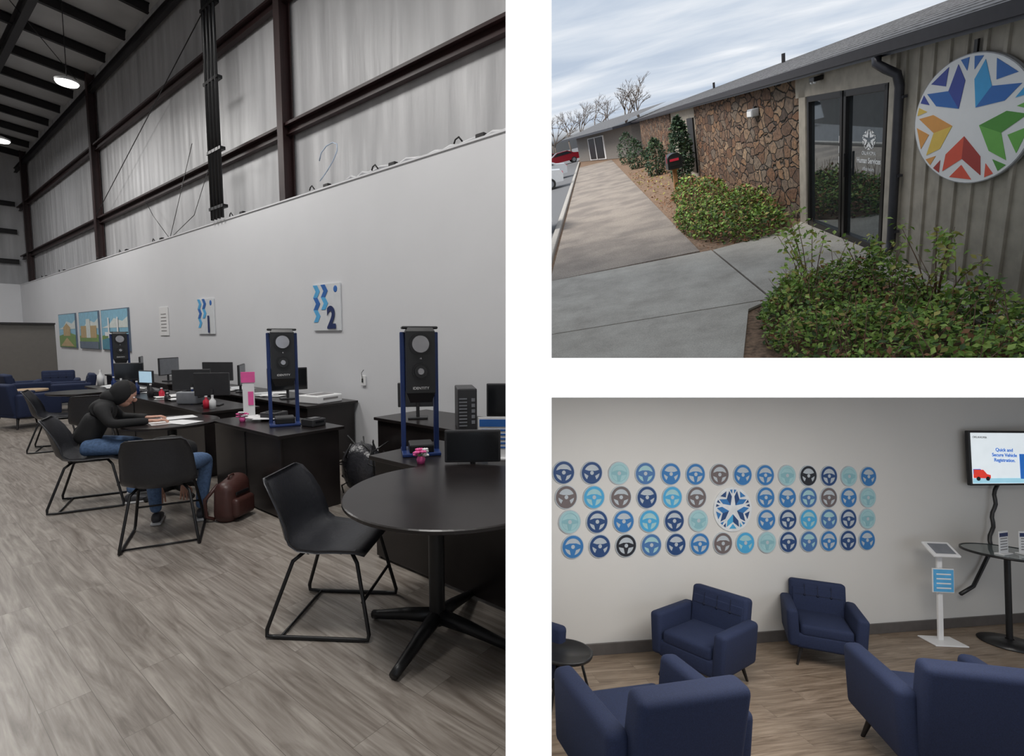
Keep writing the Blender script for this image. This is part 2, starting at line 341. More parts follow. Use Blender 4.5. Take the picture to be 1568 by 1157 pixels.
def tower(loc,rz):
    g=G()
    g.box((0,0,.012),(.27,.27,.024),tb,.006); g.box((0,-.02,.05),(.17,.2,.06),blackm,.01)
    for sx in(-1,1): 
        g.box((sx*.118,.03,.44),(.032,.08,.87),tb,.006)
    v=[]
    for z,w,d in((.38,.075,.07),(.45,.10,.09),(.88,.10,.09),(.905,.085,.075)):
        for sx,sy in((-1,-1),(1,-1),(1,1),(-1,1)): v.append((sx*w,-.03+sy*d,z))
    f=[[0,1,2,3][::-1],[12,13,14,15]]
    for i in range(3):
        for k in range(4): f.append([i*4+k,i*4+(k+1)%4,(i+1)*4+(k+1)%4,(i+1)*4+k])
    g.add(v,f,black)
    g.box((0,-.01,.905),(.25,.16,.02),black,.008)
    for z,r in((.79,.078),(.60,.06)):
        g.cyl((0,-.115,z),(0,-.135,z),r,r,blackm,24); g.cyl((0,-.134,z),(0,-.142,z),r*.78,r*.74,lens if z>.7 else black,24)
    g.cyl((0,-.14,.60),(0,-.15,.60),.025,.02,lens,16)
    g.ball((0,-.12,.69),.010,lens,8)
    g.text('IDENTITY',.026,(0,-.122,.475),(1,0,0),(0,0,1),plx)
    return g.build('id_camera_tower',loc,rz)
tower((2.47,2.80,.75),face(.6,.8)); tower((2.46,4.72,.75),face(.42,.9)); tower((2.75,10.8,.75),face(.2,.95))
scr=mat('screen_dark',(.01,.011,.013),.12); pla=mat('dark_plastic',(.03,.03,.033),.4); grp=mat('grey_plastic',(.20,.21,.23),.45)
scrl=mat('screen_lit',(.3,.45,.55),.3,emis=.5,ecol=(.5,.7,.85))
def monitor(loc,rz,w=.45,h=.28,m=None,back=None,name='computer_monitor',z0=.12):
    g=G(); g.box((0,0,.01),(.2,.15,.02),pla,.006); g.cyl((0,.02,.02),(0,.02,z0+.08),.018,.018,pla,10)
    g.box((0,0,z0+h/2),(w,.03,h),back or pla,.008); g.box((0,-.017,z0+h/2),(w-.03,.004,h-.03),m or scr)
    return g.build(name,loc,rz)
monitor((2.40,2.22,.75),face(.74,.67),.36,.21,z0=.035,name='tablet_display')
monitor((3.55,8.9,.75),2.2,.5,.3,scr);monitor((3.5,7.95,.75),1.0,.5,.3,grp);monitor((3.5,10.9,.75),.6,.5,.32,grp);monitor((2.7,7.6,.75),2.6,.45,.28)
monitor((2.65,9.2,.75),face(.9,.3),.3,.2,scrl,name='laptop_screen');monitor((3.55,12.6,.75),1.2,.5,.3,grp);monitor((3.5,6.6,.75),face(.3,.95),.5,.3,scr);monitor((2.7,10.2,.75),face(.3,.95),.4,.28,scr)
monitor((3.6,2.85,.75),face(.8,.6),.45,.3); monitor((3.5,4.0,.75),2.4,.4,.25); monitor((2.6,6.7,.75),2.4,.4,.28)
g=G(); g.box((0,0,.19),(.17,.38,.38),pla,.01)
for k in range(9): g.box((-.04,-.192,.05+.03*k),(.07,.004,.012),grp)
for k in range(5): g.box((.05,-.192,.08+.05*k),(.03,.004,.03),grp)
g.build('desktop_computer',(3.42,3.25,.75),face(.65,.75))
def box_obj(name,loc,d,m,rz=0,extra=None):
    g=G(); g.box((0,0,d[2]/2),d,m,min(d)*.15,3); 
    g.box((0,-d[1]/2-.001,d[2]*.6),(d[0]*.6,.004,d[2]*.25),extra or scr)
    g.box((0,0,d[2]+.002),(d[0]*.7,d[1]*.5,.006),extra or scr)
    return g.build(name,loc,rz)
box_obj('desktop_printer',(3.6,5.98,.75),(.4,.36,.10),plx,.2,gr)
box_obj('desktop_printer',(2.6,4.45,.75),(.16,.16,.07),pla,.2)
box_obj('desk_phone',(2.55,5.1,.75),(.18,.2,.08),pla,.5);box_obj('desk_phone',(2.55,8.4,.75),(.18,.2,.08),pla,.5)
box_obj('document_scanner',(3.6,2.2,.75),(.35,.3,.2),pla,.3); box_obj('card_reader',(2.42,1.86,.75),(.09,.15,.05),pla,.7)
box_obj('label_printer',(2.5,7.1,.75),(.2,.25,.16),grp,.7);box_obj('label_printer',(3.5,9.4,.75),(.3,.3,.25),pla,.7)
g=G()
for i in range(26):
    x,y=R.choice([(2.5,4.9),(3.6,7.1),(2.6,7.9),(2.6,8.8),(3.6,7.3),(3.6,8.4),(2.6,9.8),(2.6,10.4)])
    g.box((x+R.uniform(-.1,.1),y+R.uniform(-.3,.3),.7515+i*.0012),(.21,.28,.002),R.choice([plx,plx,signw]),rot=(0,0,R.uniform(0,3)))
for i,(x,y) in enumerate(((1.80,5.72),(1.9,5.62),(1.98,5.95))): g.box((x,y,.752+.002*i),(.21,.29,.002),plx,rot=(0,0,R.uniform(0,3)))
g.build('loose_papers')
pink=mat('pink_paper',(.85,.12,.38),.5); grb=mat('green_liquid',(.25,.4,.2),.2); redp=mat('red_plastic',(.6,.02,.05),.4)
g=G(); g.box((0,0,.22),(.11,.01,.44),plx,.002); g.box((0,-.01,.42),(.13,.008,.11),pink,.002); g.box((.02,-.01,.20),(.05,.006,.14),pink); g.box((0,0,.01),(.16,.1,.02),plx,.004)
g.build('display_card_stand',(2.45,5.42,.75),face(.5,.85))
g=G(); g.box((0,0,.15),(.22,.006,.28),plx,.002); g.box((0,-.004,.25),(.2,.004,.05),mb)
for k in range(5): g.box((0,-.004,.2-.03*k),(.17,.003,.012),mb)
g.box((0,0,.006),(.24,.1,.012),plx,.002)
g.build('acrylic_notice',(2.66,2.26,.75),face(.8,.6))
def flowers(loc):
    g=G(); g.lathe([(0,0),(.025,0),(.03,.03),(.02,.05)],pink,12)
    for i in range(14):
        a=R.uniform(0,6.3);r=R.uniform(.01,.05);z=R.uniform(.05,.10); c=Vector((r*math.cos(a),r*math.sin(a),z))
        g.tube([(0,0,.03),c],.003,grb,4)
        for k in range(5): g.ball(c+Vector((.012*math.cos(k*1.25),.012*math.sin(k*1.25),0)),(.012,.012,.008),pink if i%3 else plx,6)
    g.build('pink_flowers',loc)
flowers((2.26,2.56,.75));flowers((2.28,5.2,.75))
def bottle(loc,m,h=.2,r=.035):
    g=G(); g.lathe([(0,0),(r,0),(r,h*.62),(r*.35,h*.8),(r*.35,h)],m,16); g.cyl((0,0,h*.95),(0,0,h*1.05),r*.4,r*.4,plx,12); g.build('sanitizer_bottle',loc)
bottle((2.56,1.98,.75),grb,.16);bottle((2.5,11.0,.75),plx,.25,.05);bottle((2.45,6.5,.75),redp,.14);bottle((2.5,8.1,.75),redp,.13)
for k in range(7): bottle((2.4+.1*R.random(),6.4+.62*k,.75),R.choice([plx,pla,signw,tb]),.10+.1*R.random())
g=G()
bagm=mat('black_plastic_bag',(.03,.03,.035),.25,bump=.8,scale=25)
for i in range(22):
    p=Vector((3.02+R.uniform(-.1,.12),4.0+R.uniform(-.6,.5),0)); pts=[]
    for k in range(7): pts.append(p+Vector((R.uniform(-.08,.08),R.uniform(-.2,.2),.6*(k/6)*R.uniform(.6,1)+.02)))
    g.tube(pts,.008,black,5)
g.ball((3.03,4.3,.27),(.17,.28,.27),bagm,14);g.ball((3.03,3.8,.22),(.17,.25,.22),bagm,14)
g.build('cable_clutter')
lea=mat('brown_leather',(.06,.022,.018),.45,bump=.3,scale=20)
g=G()
v,f=bbox_mesh((.30,.18,.36),.08,6); v=[Vector((p.x*(1.12-.5*max(0,p.z+.05)),p.y*(1.1-.8*max(0,p.z)),p.z*1.0+.02*math.sin(p.x*18))) for p in v]; g.add(v,f,lea,True,Matrix.Translation((0,0,.185)))
v,f=bbox_mesh((.24,.08,.17),.035,5); g.add(v,f,lea,True,Matrix.Translation((0,-.10,.12)))
g.box((0,-.10,.24),(.16,.015,.03),black,.005); g.tube([(-.04,.0,.35),(-.03,0,.385),(.03,.01,.385),(.04,0,.35)],.009,lea,8); g.tube([(.09,.06,.32),(.18,.12,.22),(.19,.10,.06),(.12,.08,.02)],.016,lea,8); g.tube([(-.09,.06,.32),(-.17,.13,.2),(-.16,.13,.05),(-.12,.08,.02)],.016,lea,8)
g.build('backpack',(1.93,4.66,0),.5)
navy=mat('navy_fabric',(.011,.020,.060),.85,var=.22,scale=160,bump=.12); navyd=mat('navy_button',(.005,.009,.03),.8)
legm=mat('dark_wood_leg',(.012,.010,.010),.4)
def armchair(loc,rz,scl=1):
    g=G(); g.box((0,.02,.27),(.60,.66,.16),navy,.03,3)
    g.box((0,.06,.385),(.52,.58,.13),navy,.04,4)
    for sx in(-1,1):
        M=Matrix.Translation((sx*.33,.03,.40))@Matrix.Rotation(sx*.07,4,'Y')
        g.box((0,0,0),(.12,.66,.40),navy,.04,4,M=M)
    M=Matrix.Translation((0,-.29,.51))@Matrix.Rotation(.16,4,'X')
    g.box((0,0,0),(.60,.14,.54),navy,.04,4,M=M)
    for x in(-.14,0,.14): g.ball(M@Vector((x,.087,.10)),(.016,.008,.016),navyd,10)
    g.box((0,.075,.02),(.54,.02,.32),navy,.01,2,M=M)
    for x in(-.14,0,.14): g.box((x,.0855,.16),(.006,.004,.12),navyd,M=M)
    g.box((0,.0855,.10),(.50,.004,.006),navyd,M=M)
    for sx in(-1,1):
        for sy,yy in((1,.28),(-1,-.24)):
            g.cyl((sx*.24,yy,.2),(sx*.29,yy+sy*.05,0),.024,.012,legm,12)
    return g.build('armchair',loc,rz,scl=scl)
for x,y,a in((1.70,12.3,-1.2),(1.0,13.8,1.0),(2.15,15.2,-1.5),(2.75,14.2,1.4),(2.75,15.6,2.9)): armchair((x,y,0),a)
g=G(); g.disc((0,0),.3,.52,.55,mat('light_wood',(.45,.32,.2),.5)); g.cyl((0,0,0),(0,0,.52),.02,.02,blackm,10); g.disc((0,0),.2,0,.02,blackm); g.build('coffee_table',(1.95,13.6,0))
taupe=mat('taupe_partition',(.12,.11,.10),.6,var=.04)
g=G(); g.box((0,17.5,.95),(6.2,.08,1.9),taupe,.01); g.box((0,17.45,1.9),(6.2,.12,.04),darksteel); g.build('office_partition')
# ------------------------------------------------------------------ people
def skin(vs,es,rs,sub=2):
    me=bpy.data.meshes.new('s'); me.from_pydata([Vector(v) for v in vs],es,[]); o=bpy.data.objects.new('s',me); sc.collection.objects.link(o)
    md=o.modifiers.new('k','SKIN'); md.use_smooth_shade=True
    sb=o.modifiers.new('b','SUBSURF'); sb.levels=sub; sb.render_levels=sub
    for i,r in enumerate(rs):
        d=me.skin_vertices[0].data[i]; d.radius=(r,r) if not isinstance(r,tuple) else r; d.use_root=(i==0)
    dg=bpy.context.evaluated_depsgraph_get(); dg.update(); em=o.evaluated_get(dg).to_mesh()
    v=[x.co.copy() for x in em.vertices]; f=[list(p.vertices) for p in em.polygons]
    o.evaluated_get(dg).to_mesh_clear(); bpy.data.objects.remove(o); return v,f
skinm=mat('skin',(.55,.30,.22),.5); jean=mat('denim_blue',(.085,.15,.28),.8,scale=50,var=.25); hood=mat('black_hoodie',(.012,.012,.013),.85,bump=.3,scale=20); shoe=mat('dark_shoe',(.04,.04,.045),.5); hairm=mat('dark_hair',(.02,.014,.01),.6,bump=.5,scale=80); sole=mat('shoe_sole',(.5,.5,.5),.6)
def lerp(a,b,t): return Vector(a)*(1-t)+Vector(b)*t
def hand(g,wrist,direc,up,side):
    d=Vector(direc).normalized(); u=Vector(up); u=(u-d*u.dot(d)).normalized(); s=d.cross(u)*side
    w=Vector(wrist)
    v,f=skin([w-d*.03,w+d*.01,w+d*.045,w+d*.085],[(0,1),(1,2),(2,3)],[(.024,.02),(.026,.018),(.036,.015),(.036,.012)],1); g.add(v,f,skinm,True)
    for k,(o,Ln) in enumerate(((-.027,.062),(-.009,.075),(.010,.078),(.028,.070))):
        b=w+d*.08+s*o; sp=s*o*.35
        p1=b+d*Ln*.42+sp*.4+u*.004; p2=b+d*Ln*.75+sp*.7-u*.008; p3=b+d*Ln*.95+sp-u*.022
        v,f=skin([b-d*.02,p1,p2,p3],[(0,1),(1,2),(2,3)],[.010,.009,.008,.007],1); g.add(v,f,skinm,True)
    b=w+d*.02+s*.028; v,f=skin([b-s*.012,b+d*.025+s*.018,b+d*.05+s*.026,b+d*.07+s*.022],[(0,1),(1,2),(2,3)],[.013,.011,.010,.008],1); g.add(v,f,skinm,True)
def head(g,c,fwd,up,hooded=False):
    f=Vector(fwd).normalized(); u=Vector(up); u=(u-f*u.dot(f)).normalized(); r=f.cross(u)
    M=Matrix((r,f,u)).transposed().to_4x4(); M.translation=Vector(c)
    g.ball((0,0,0),(.072,.09,.112),skinm,20,M); g.ball((0,.03,-.06),(.052,.055,.055),skinm,16,M)
    g.ball((0,.095,-.01),(.012,.02,.022),skinm,10,M)
    for sx in(-1,1):
        g.ball((sx*.03,.08,.012),(.012,.010,.008),plx,8,M); g.ball((sx*.03,.088,.012),(.005,.005,.005),black,6,M)
        g.box((sx*.03,.084,.032),(.028,.008,.006),hairm,.002,M=M); g.ball((sx*.073,-.005,-.005),(.010,.02,.03),skinm,8,M)
    g.ball((0,.083,-.05),(.022,.008,.006),mat('lips',(.45,.15,.13),.5),8,M)
    g.ball((0,-.018,.03),(.083,.094,.105),hairm,20,M)
    if hooded: g.ball((0,-.03,.005),(.100,.100,.128),hood,24,M)
def seated(name,pel,chest,neck,headc,hf,kn,ft,elb,hnd,hdir,fw,hooded=False):
    g=G(); fw=Vector(fw).normalized(); lt=Vector((-fw.y,fw.x,0))
    pel=Vector(pel);chest=Vector(chest);neck=Vector(neck)
    sh=[chest+lt*.17*s+(neck-chest)*.45 for s in(1,-1)]; hp=[pel+lt*.09*s for s in(1,-1)]
    vs=[pel,lerp(pel,chest,.5),chest,lerp(chest,neck,.6),neck,lerp(neck,headc,.35)]
    rs=[(.15,.12),(.14,.115),(.165,.12),(.11,.09),(.06,.06),(.055,.055)]; es=[(0,1),(1,2),(2,3),(3,4),(4,5)]
    for i in(0,1):
        b=len(vs); vs+=[sh[i],lerp(sh[i],elb[i],.5),Vector(elb[i]),lerp(elb[i],hnd[i],.5),Vector(hnd[i])]; rs+=[.068,.056,.048,.042,.036]; es+=[(3,b),(b,b+1),(b+1,b+2),(b+2,b+3),(b+3,b+4)]
    v,f=skin(vs,es,rs); g.add(v,f,hood,True)
    vs=[pel,pel-Vector((0,0,.03))+fw*.03]; rs=[(.155,.12),(.12,.10)]; es=[(0,1)]
    for i in(0,1):
        k=Vector(kn[i]);a=Vector(ft[i])+Vector((0,0,.09)); b=len(vs)
        vs+=[hp[i]+fw*.06,lerp(hp[i],k,.55),k,lerp(k,a,.45),a]; rs+=[.09,.082,.064,.058,.045]; es+=[(0,b),(b,b+1),(b+1,b+2),(b+2,b+3),(b+3,b+4)]
    v,f=skin(vs,es,rs); g.add(v,f,jean,True)
    for i in(0,1):
        a=Vector(ft[i]); v,f=skin([a-fw*.06+Vector((0,0,.045)),a+Vector((0,0,.055)),a+fw*.1+Vector((0,0,.04)),a+fw*.18+Vector((0,0,.03))],[(0,1),(1,2),(2,3)],[(.04,.04),(.043,.05),(.045,.035),(.035,.024)]); g.add(v,f,shoe,True)
        g.box(a+fw*.06+Vector((0,0,.012)),(.08,.27,.022),sole,.01,rot=(0,0,face(fw.x,fw.y)))
        hand(g,hnd[i],hdir,(0,0,1),1 if i else -1)
    head(g,headc,hf,(0,0,1) if abs(Vector(hf).normalized().z)<.8 else fw,hooded)
    g.ball(lerp(neck,headc,.35)-Vector(hf).normalized()*.04,(.09,.09,.07),hood,16)
    return g.build(name)
fw=Vector((.93,-.36,0));lt=Vector((.36,.93,0)); pel=Vector((1.22,6.14,.56))
seated('seated_person',pel,pel+fw*.15+Vector((0,0,.29)),pel+fw*.24+Vector((0,0,.41)),pel+fw*.35+Vector((0,0,.47)),fw*.85+Vector((0,0,-.52)),
  (pel+fw*.45+lt*.12-Vector((0,0,.03)),pel+fw*.45-lt*.14-Vector((0,0,.03))),
  (Vector((1.62,6.15,0)),Vector((1.50,5.83,0))),
  (pel+fw*.28+lt*.26+Vector((0,0,.22)),pel+fw*.26-lt*.26+Vector((0,0,.22))),
  (Vector((1.72,6.0,.785)),Vector((1.66,5.74,.785))),fw,fw,True)
fw=Vector((.42,.9,0)).normalized();lt=Vector((-fw.y,fw.x,0)); pel=Vector((1.40,4.62,.56))
seated('seated_person',pel,pel+fw*.33+Vector((0,0,.10)),pel+fw*.45+Vector((0,0,.08)),pel+fw*.56+Vector((0,0,.03)),fw*.6+Vector((0,0,-.8)),
  (pel+fw*.40+lt*.13-Vector((0,0,.05)),pel+fw*.38-lt*.27-Vector((0,0,.03))),
  (Vector((1.46,5.02,0)),Vector((1.74,4.84,0))),
  (pel+fw*.38+lt*.22-Vector((0,0,.06)),pel+fw*.40-lt*.14-Vector((0,0,.08))),
  (pel+fw*.5+lt*.10-Vector((0,0,.28)),pel+fw*.52-lt*.08-Vector((0,0,.28))),fw*.3+Vector((0,0,-1)),fw)

# ================================================================== SITE B : waiting area
S='B'
floorB=wood('warm_oak_plank',(.135,.098,.068),(.24,.182,.132),(.34,.27,.205),0.0)
YB=4.836
g=G(); g.add([(-1,.5,0),(9.5,.5,0),(9.5,YB,0),(-1,YB,0)],[[0,1,2,3]],floorB); g.build('floor_waiting')
wallB=mat('warm_white_wall',(.68,.665,.635),.5,var=.015,scale=1.5,bump=.03)
g=G(); g.box((4.5,YB+.05,1.5),(11,.1,3.0),wallB); g.build('wall_back')
g=G(); g.box((9.3,2.9,1.5),(.1,4,3.0),wallB); g.build('wall_side')
g=G(); g.box((4.5,YB-.012,.055),(11,.022,.11),mat('grey_vinyl_base',(.10,.09,.085),.5),.003); g.build('baseboard_back')
cols={'n':(.022,.065,.19),'b':(.04,.19,.46),'t':(.36,.58,.61),'g':(.16,.13,.13),'k':(.02,.022,.03),'m':(.07,.18,.40),'c':(.07,.38,.66)}
D={k:mat('decal_'+k,v,.45,var=.04) for k,v in cols.items()}
rimw=mat('decal_rim_white',(.48,.53,.57),.45,var=.03)
rows=['nntmbbgbbtknTb','gcgncg..bbmgbt','tnbcnt..bncmnt','bnkmnbgctnmbnb']
rows=[r.replace('T','t') for r in rows]
g=G()
def ringF(g,cx,cz,r0,r1,yy,m,seg=32):
    v=[]
    for r in(r0,r1):
        for k in range(seg): a=2*math.pi*k/seg; v.append((cx+r*math.cos(a),yy,cz+r*math.sin(a)))
    g.add(v,[[k,(k+1)%seg,seg+(k+1)%seg,seg+k] for k in range(seg)],m)
def discF(g,cx,cz,r,yy,m,seg=32):
    g.add([(cx+r*math.cos(2*math.pi*k/seg),yy,cz+r*math.sin(2*math.pi*k/seg)) for k in range(seg)],[list(range(seg))],m)
tlight=mat('decal_teal_wheel',(.25,.47,.52),.45,var=.04)
for ri,(z,x0,x1) in enumerate(((1.765,1.74,5.47),(1.525,1.775,5.46),(1.285,1.82,5.45),(1.045,1.86,5.44))):
    for ci in range(14):
        if ri in(1,2) and ci in(6,7): continue
        ch=rows[ri][ci]
        x=x0+(x1-x0)*(ci+ (.012*ci*(13-ci)*.25))/13; zz=z; r=.116
        g.cyl((x,YB,zz),(x,YB-.012,zz),r,r,rimw,32)
        c=D[ch] if ch!='t' else tlight; bg=rimw if ch not in'tcm' else D['t']
        discF(g,x,zz,r*.93,YB-.0135,bg)
        ringF(g,x,zz,r*.70,r*.93,YB-.015,D[ch])
        if ch=='t': ringF(g,x,zz,r*.70,r*.74,YB-.0155,c)
        st=(ri+ci)%3
        if st==0: poly=[(-.75,.12),(-.3,.28),(.3,.28),(.75,.12),(.72,-.12),(.28,-.28),(.15,-.72),(-.15,-.72),(-.28,-.28),(-.72,-.12)]
        elif st==1: poly=[(-.75,.3),(-.3,.18),(.3,.18),(.75,.3),(.74,.0),(.3,-.25),(.45,-.6),(.15,-.74),(-.15,-.74),(-.45,-.6),(-.3,-.25),(-.74,0)]
        else: poly=[(-.75,.08),(-.25,.25),(.25,.25),(.75,.08),(.75,-.1),(.22,-.2),(.1,-.72),(-.1,-.72),(-.22,-.2),(-.75,-.1)]
        g.prism([(a*r,b_*r) for a,b_ in poly],(x,YB-.013,zz),(1,0,0),(0,0,1),(0,-1,0),.003,c)
        discF(g,x,zz,r*.17,YB-.0175,rimw,16)
g.build('steering_wheel_wall_decals')
def logo(g,O,U,V,Nn,rx,rz,pal,m0):
    U=Vector(U);V=Vector(V);Nn=Vector(Nn);O=Vector(O)
    def pt(r,a): a=math.radians(a); return (rx*r*math.cos(a),rz*r*math.sin(a))
    for k,th in enumerate((54,126,198,270,342)):
        ca,cb=pal[k]
        g.prism([pt(.24,th),pt(.62,th-29),pt(.90,th-22),pt(.60,th)],O,U,V,Nn,m0,ca)
        g.prism([pt(.24,th),pt(.60,th),pt(.90,th+22),pt(.62,th+29)],O,U,V,Nn,m0,cb)
        g.prism([pt(.70,th),pt(.94,th-12),pt(.94,th+12)],O,U,V,Nn,m0,ca)
        g.prism([pt(.76,th-31.5),pt(.95,th-33.5),pt(.95,th-25)],O,U,V,Nn,m0,cb)
        g.prism([pt(.76,th+31.5),pt(.95,th+25),pt(.95,th+33.5)],O,U,V,Nn,m0,ca)
g=G(); cx,cz=3.665,1.40
g.cyl((cx,YB,cz),(cx,YB-.012,cz),.235,.235,mat('decal_white',(.72,.74,.75),.45),40)
logo(g,(cx,YB-.013,cz),(1,0,0),(0,0,1),(0,-1,0),.22,.22,[(D['b'],D['n']),(D['n'],D['b']),(D['b'],D['n']),(D['c'],D['n']),(D['n'],D['b'])],.003)
g.build('star_wall_decal')
armchair((2.95,4.26,0),face(-.93,-.45),.92)
armchair((4.40,4.42,0),face(-.58,-.81),.87)
armchair((1.64,2.90,0),face(-.06,1),1.16)
armchair((3.78,2.80,0),face(.40,.92),1.13)
armchair((1.10,4.22,0),face(.6,-.7),.93)
g=G(); g.lathe([(0,.42),(.20,.42),(.22,.425),(.225,.45),(.21,.45),(.205,.435),(0,.435)],black,40)
for k in range(3):
    a=k*2.09+.35-.6; g.tube([(.12*math.cos(a),.12*math.sin(a),.42),(.24*math.cos(a),.24*math.sin(a),0.01)],.011,blackm,8)
g.build('side_table',(1.50,4.0,0))
g=G(); wm=mat('white_metal',(.78,.78,.78),.35,var=.02)
g.box((0,0,.008),(.36,.26,.016),wm,.006); g.box((0,.03,.5),(.055,.03,1.0),wm,.006); 
M=Matrix.Translation((0,0,1.0))@Matrix.Rotation(.55,4,'X')
g.box((0,0,0),(.30,.22,.03),wm,.012,3,M=M); g.box((0,0,.016),(.22,.15,.004),grp,M=M)
g.box((0,-.02,.67),(.24,.012,.26),wm,.003); g.box((0,-.028,.67),(.22,.004,.24),lb)
for k in range(4): g.box((0,-.031,.59+.05*k),(.16,.002,.014),plx)
g.build('tablet_stand',(6.12,4.52,0),-.25)
glass=mat('tinted_glass',(.35,.42,.42),.05,var=.02,trans=.7)
g=G(); g.lathe([(0,0),(.27,0),(.28,.012),(.1,.035),(.04,.05)],black,40); g.cyl((0,0,.04),(0,0,.98),.03,.03,blackm,16)
g.lathe([(0,.98),(.40,.98),(.40,.995),(0,.995)],glass,48,smooth=False); g.lathe([(.395,.976),(.41,.976),(.41,1.0),(.395,1.0)],black,48); g.cyl((0,0,.96),(0,0,.98),.1,.1,blackm,20)
g.build('pub_table',(6.88,4.37,0))
def sholder(x,y,rz):
    g=G(); g.box((0,0,.13),(.2,.006,.24),plx,.002); g.box((0,0,.006),(.2,.09,.012),plx,.002); g.box((0,-.005,.21),(.18,.003,.04),nb)
    for k in range(5): g.box((0,-.005,.17-.03*k),(.15,.002,.01),gr)
    g.build('sign_holder',(x,y,.996),rz)
sholder(6.72,4.30,.2); sholder(7.02,4.27,-.1)
g=G(); M=Matrix.Rotation(-.03,4,'Y')
g.box((0,0,0),(1.15,.05,.66),black,.01,M=M); 
tvs=mat('tv_screen',(.8,.85,.88),.3,emis=.55,ecol=(.85,.93,.97)); tvb=mat('tv_blue',(.02,.15,.5),.3,emis=.5,ecol=(.02,.15,.55)); tvr=mat('tv_red',(.8,.05,.03),.3,emis=.5,ecol=(.8,.05,.03)); tvc=mat('tv_cyan',(.4,.7,.85),.3,emis=.5,ecol=(.4,.75,.9))
g.box((0,-.027,0),(1.10,.004,.61),tvs,M=M); g.box((.32,-.031,-.10),(.42,.003,.30),tvb,M=M); g.box((0,-.0305,-.27),(1.1,.003,.06),tvc,M=M)
g.prism([(-.14,0),(.09,0),(.09,.04),(.04,.05),(-.01,.10),(-.14,.10)],M@Vector((-.40,-.030,-.24)),(1,0,0),(0,0,1),(0,-1,0),.006,tvr)
g.box((-.49,-.032,-.16),(.10,.004,.06),tvb,M=M)
for wx in(-.48,-.35): g.cyl(M@Vector((wx,-.034,-.245)),M@Vector((wx,-.039,-.245)),.025,.025,black,16)
for i,tx in enumerate(('Quick and','Secure Vehicle','Registration.')): g.text(tx,.058,M@Vector((-.10,-.032,.08-.062*i)),(1,0,0),(0,0,1),tvb,bold=.001)
g.text('OKLAHOMA',.035,M@Vector((-.43,-.032,.24)),(1,0,0),(0,0,1),gr)
g.box((0,.06,0),(.25,.08,.25),blackm)
g.build('wall_television',(7.45,4.68,2.03),-.12)
g=G()
g.tube([(7.42,YB-.06,1.72)]+[(7.36-.01*k+.012*math.cos(k*1.3),YB-.07+.012*math.sin(k*1.3),1.68-.055*k) for k in range(16)]+[(7.1,YB-.06,.68),(6.9,YB-.1,.5),(6.7,YB-.1,.42)],.022,black,8)
g.box((7.42,YB-.03,1.72),(.1,.04,.08),black,.01)
g.build('cable_sleeve')
area('waiting_room_fill_light_1','W',(1.5,3.2,-.045),(1.8,.8),42,col=(1,.97,.93))  # two added fill lamps, hidden under the slab to brighten the waiting area
area('waiting_room_fill_light_2','W',(3.4,3.3,-.045),(1.8,.8),44,col=(1,.97,.93))

# ================================================================== SITE C : outdoors
S='C'
W=3.74
mulch=mat('mulch_ground',(.24,.155,.10),.95,var=.5,scale=18,bump=1)
g=G(); g.add([(-60,1,-.02),(3.9,1,-.02),(3.9,160,-.02),(-60,160,-.02)],[[0,1,2,3]],mulch); g.build('ground')
asph=mat('asphalt',(.17,.17,.175),.9,var=.15,scale=40,bump=.3)
g=G(); g.add([(-60,1,-.012),(-1.5,1,-.012),(-1.5,160,-.012),(-60,160,-.012)],[[0,1,2,3]],asph); g.build('parking_lot')
m,t,b=nt('stained_aggregate'); L=t.links.new
tc=t.nodes.new('ShaderNodeTexCoord'); n1=t.nodes.new('ShaderNodeTexNoise'); n1.inputs['Scale'].default_value=50; n1.inputs['Detail'].default_value=3
n2=t.nodes.new('ShaderNodeTexNoise'); n2.inputs['Scale'].default_value=.9; n2.inputs['Detail'].default_value=6; L(tc.outputs['Object'],n1.inputs['Vector']); L(tc.outputs['Object'],n2.inputs['Vector'])
r1=ramp(t,[(.3,(.26,.215,.18)),(.7,(.45,.39,.33))]); r2=ramp(t,[(.38,(.68,.68,.70)),(.6,(1,1,1))]); L(n1.outputs['Fac'],r1.inputs['Fac']); L(n2.outputs['Fac'],r2.inputs['Fac'])
mu=t.nodes.new('ShaderNodeMix'); mu.data_type='RGBA'; mu.blend_type='MULTIPLY'; mu.inputs[0].default_value=1; L(r1.outputs['Color'],mu.inputs[6]); L(r2.outputs['Color'],mu.inputs[7]); L(mu.outputs[2],b.inputs['Base Color']); b.inputs['Roughness'].default_value=.9
agg=m
m,t,b=nt('light_concrete'); L=t.links.new
tc=t.nodes.new('ShaderNodeTexCoord'); n1=t.nodes.new('ShaderNodeTexNoise'); n1.inputs['Scale'].default_value=1.6; n1.inputs['Detail'].default_value=8; n1.inputs['Roughness'].default_value=.65
n2=t.nodes.new('ShaderNodeTexNoise'); n2.inputs['Scale'].default_value=60; L(tc.outputs['Object'],n1.inputs['Vector']); L(tc.outputs['Object'],n2.inputs['Vector'])
r1=ramp(t,[(.32,(.38,.345,.30)),(.5,(.48,.445,.39)),(.7,(.58,.545,.48))]); L(n1.outputs['Fac'],r1.inputs['Fac']); r2=ramp(t,[(.35,(.85,.85,.85)),(.65,(1.08,1.08,1.08))]); L(n2.outputs['Fac'],r2.inputs['Fac'])
mu=t.nodes.new('ShaderNodeMix'); mu.data_type='RGBA'; mu.blend_type='MULTIPLY'; mu.inputs[0].default_value=1; L(r1.outputs['Color'],mu.inputs[6]); L(r2.outputs['Color'],mu.inputs[7]); L(mu.outputs[2],b.inputs['Base Color']); b.inputs['Roughness'].default_value=.85
conc=m; curb=mat('curb_concrete',(.46,.43,.39),.9,var=.1)
g=G()
ys=[10.2+3.1*k for k in range(14)]
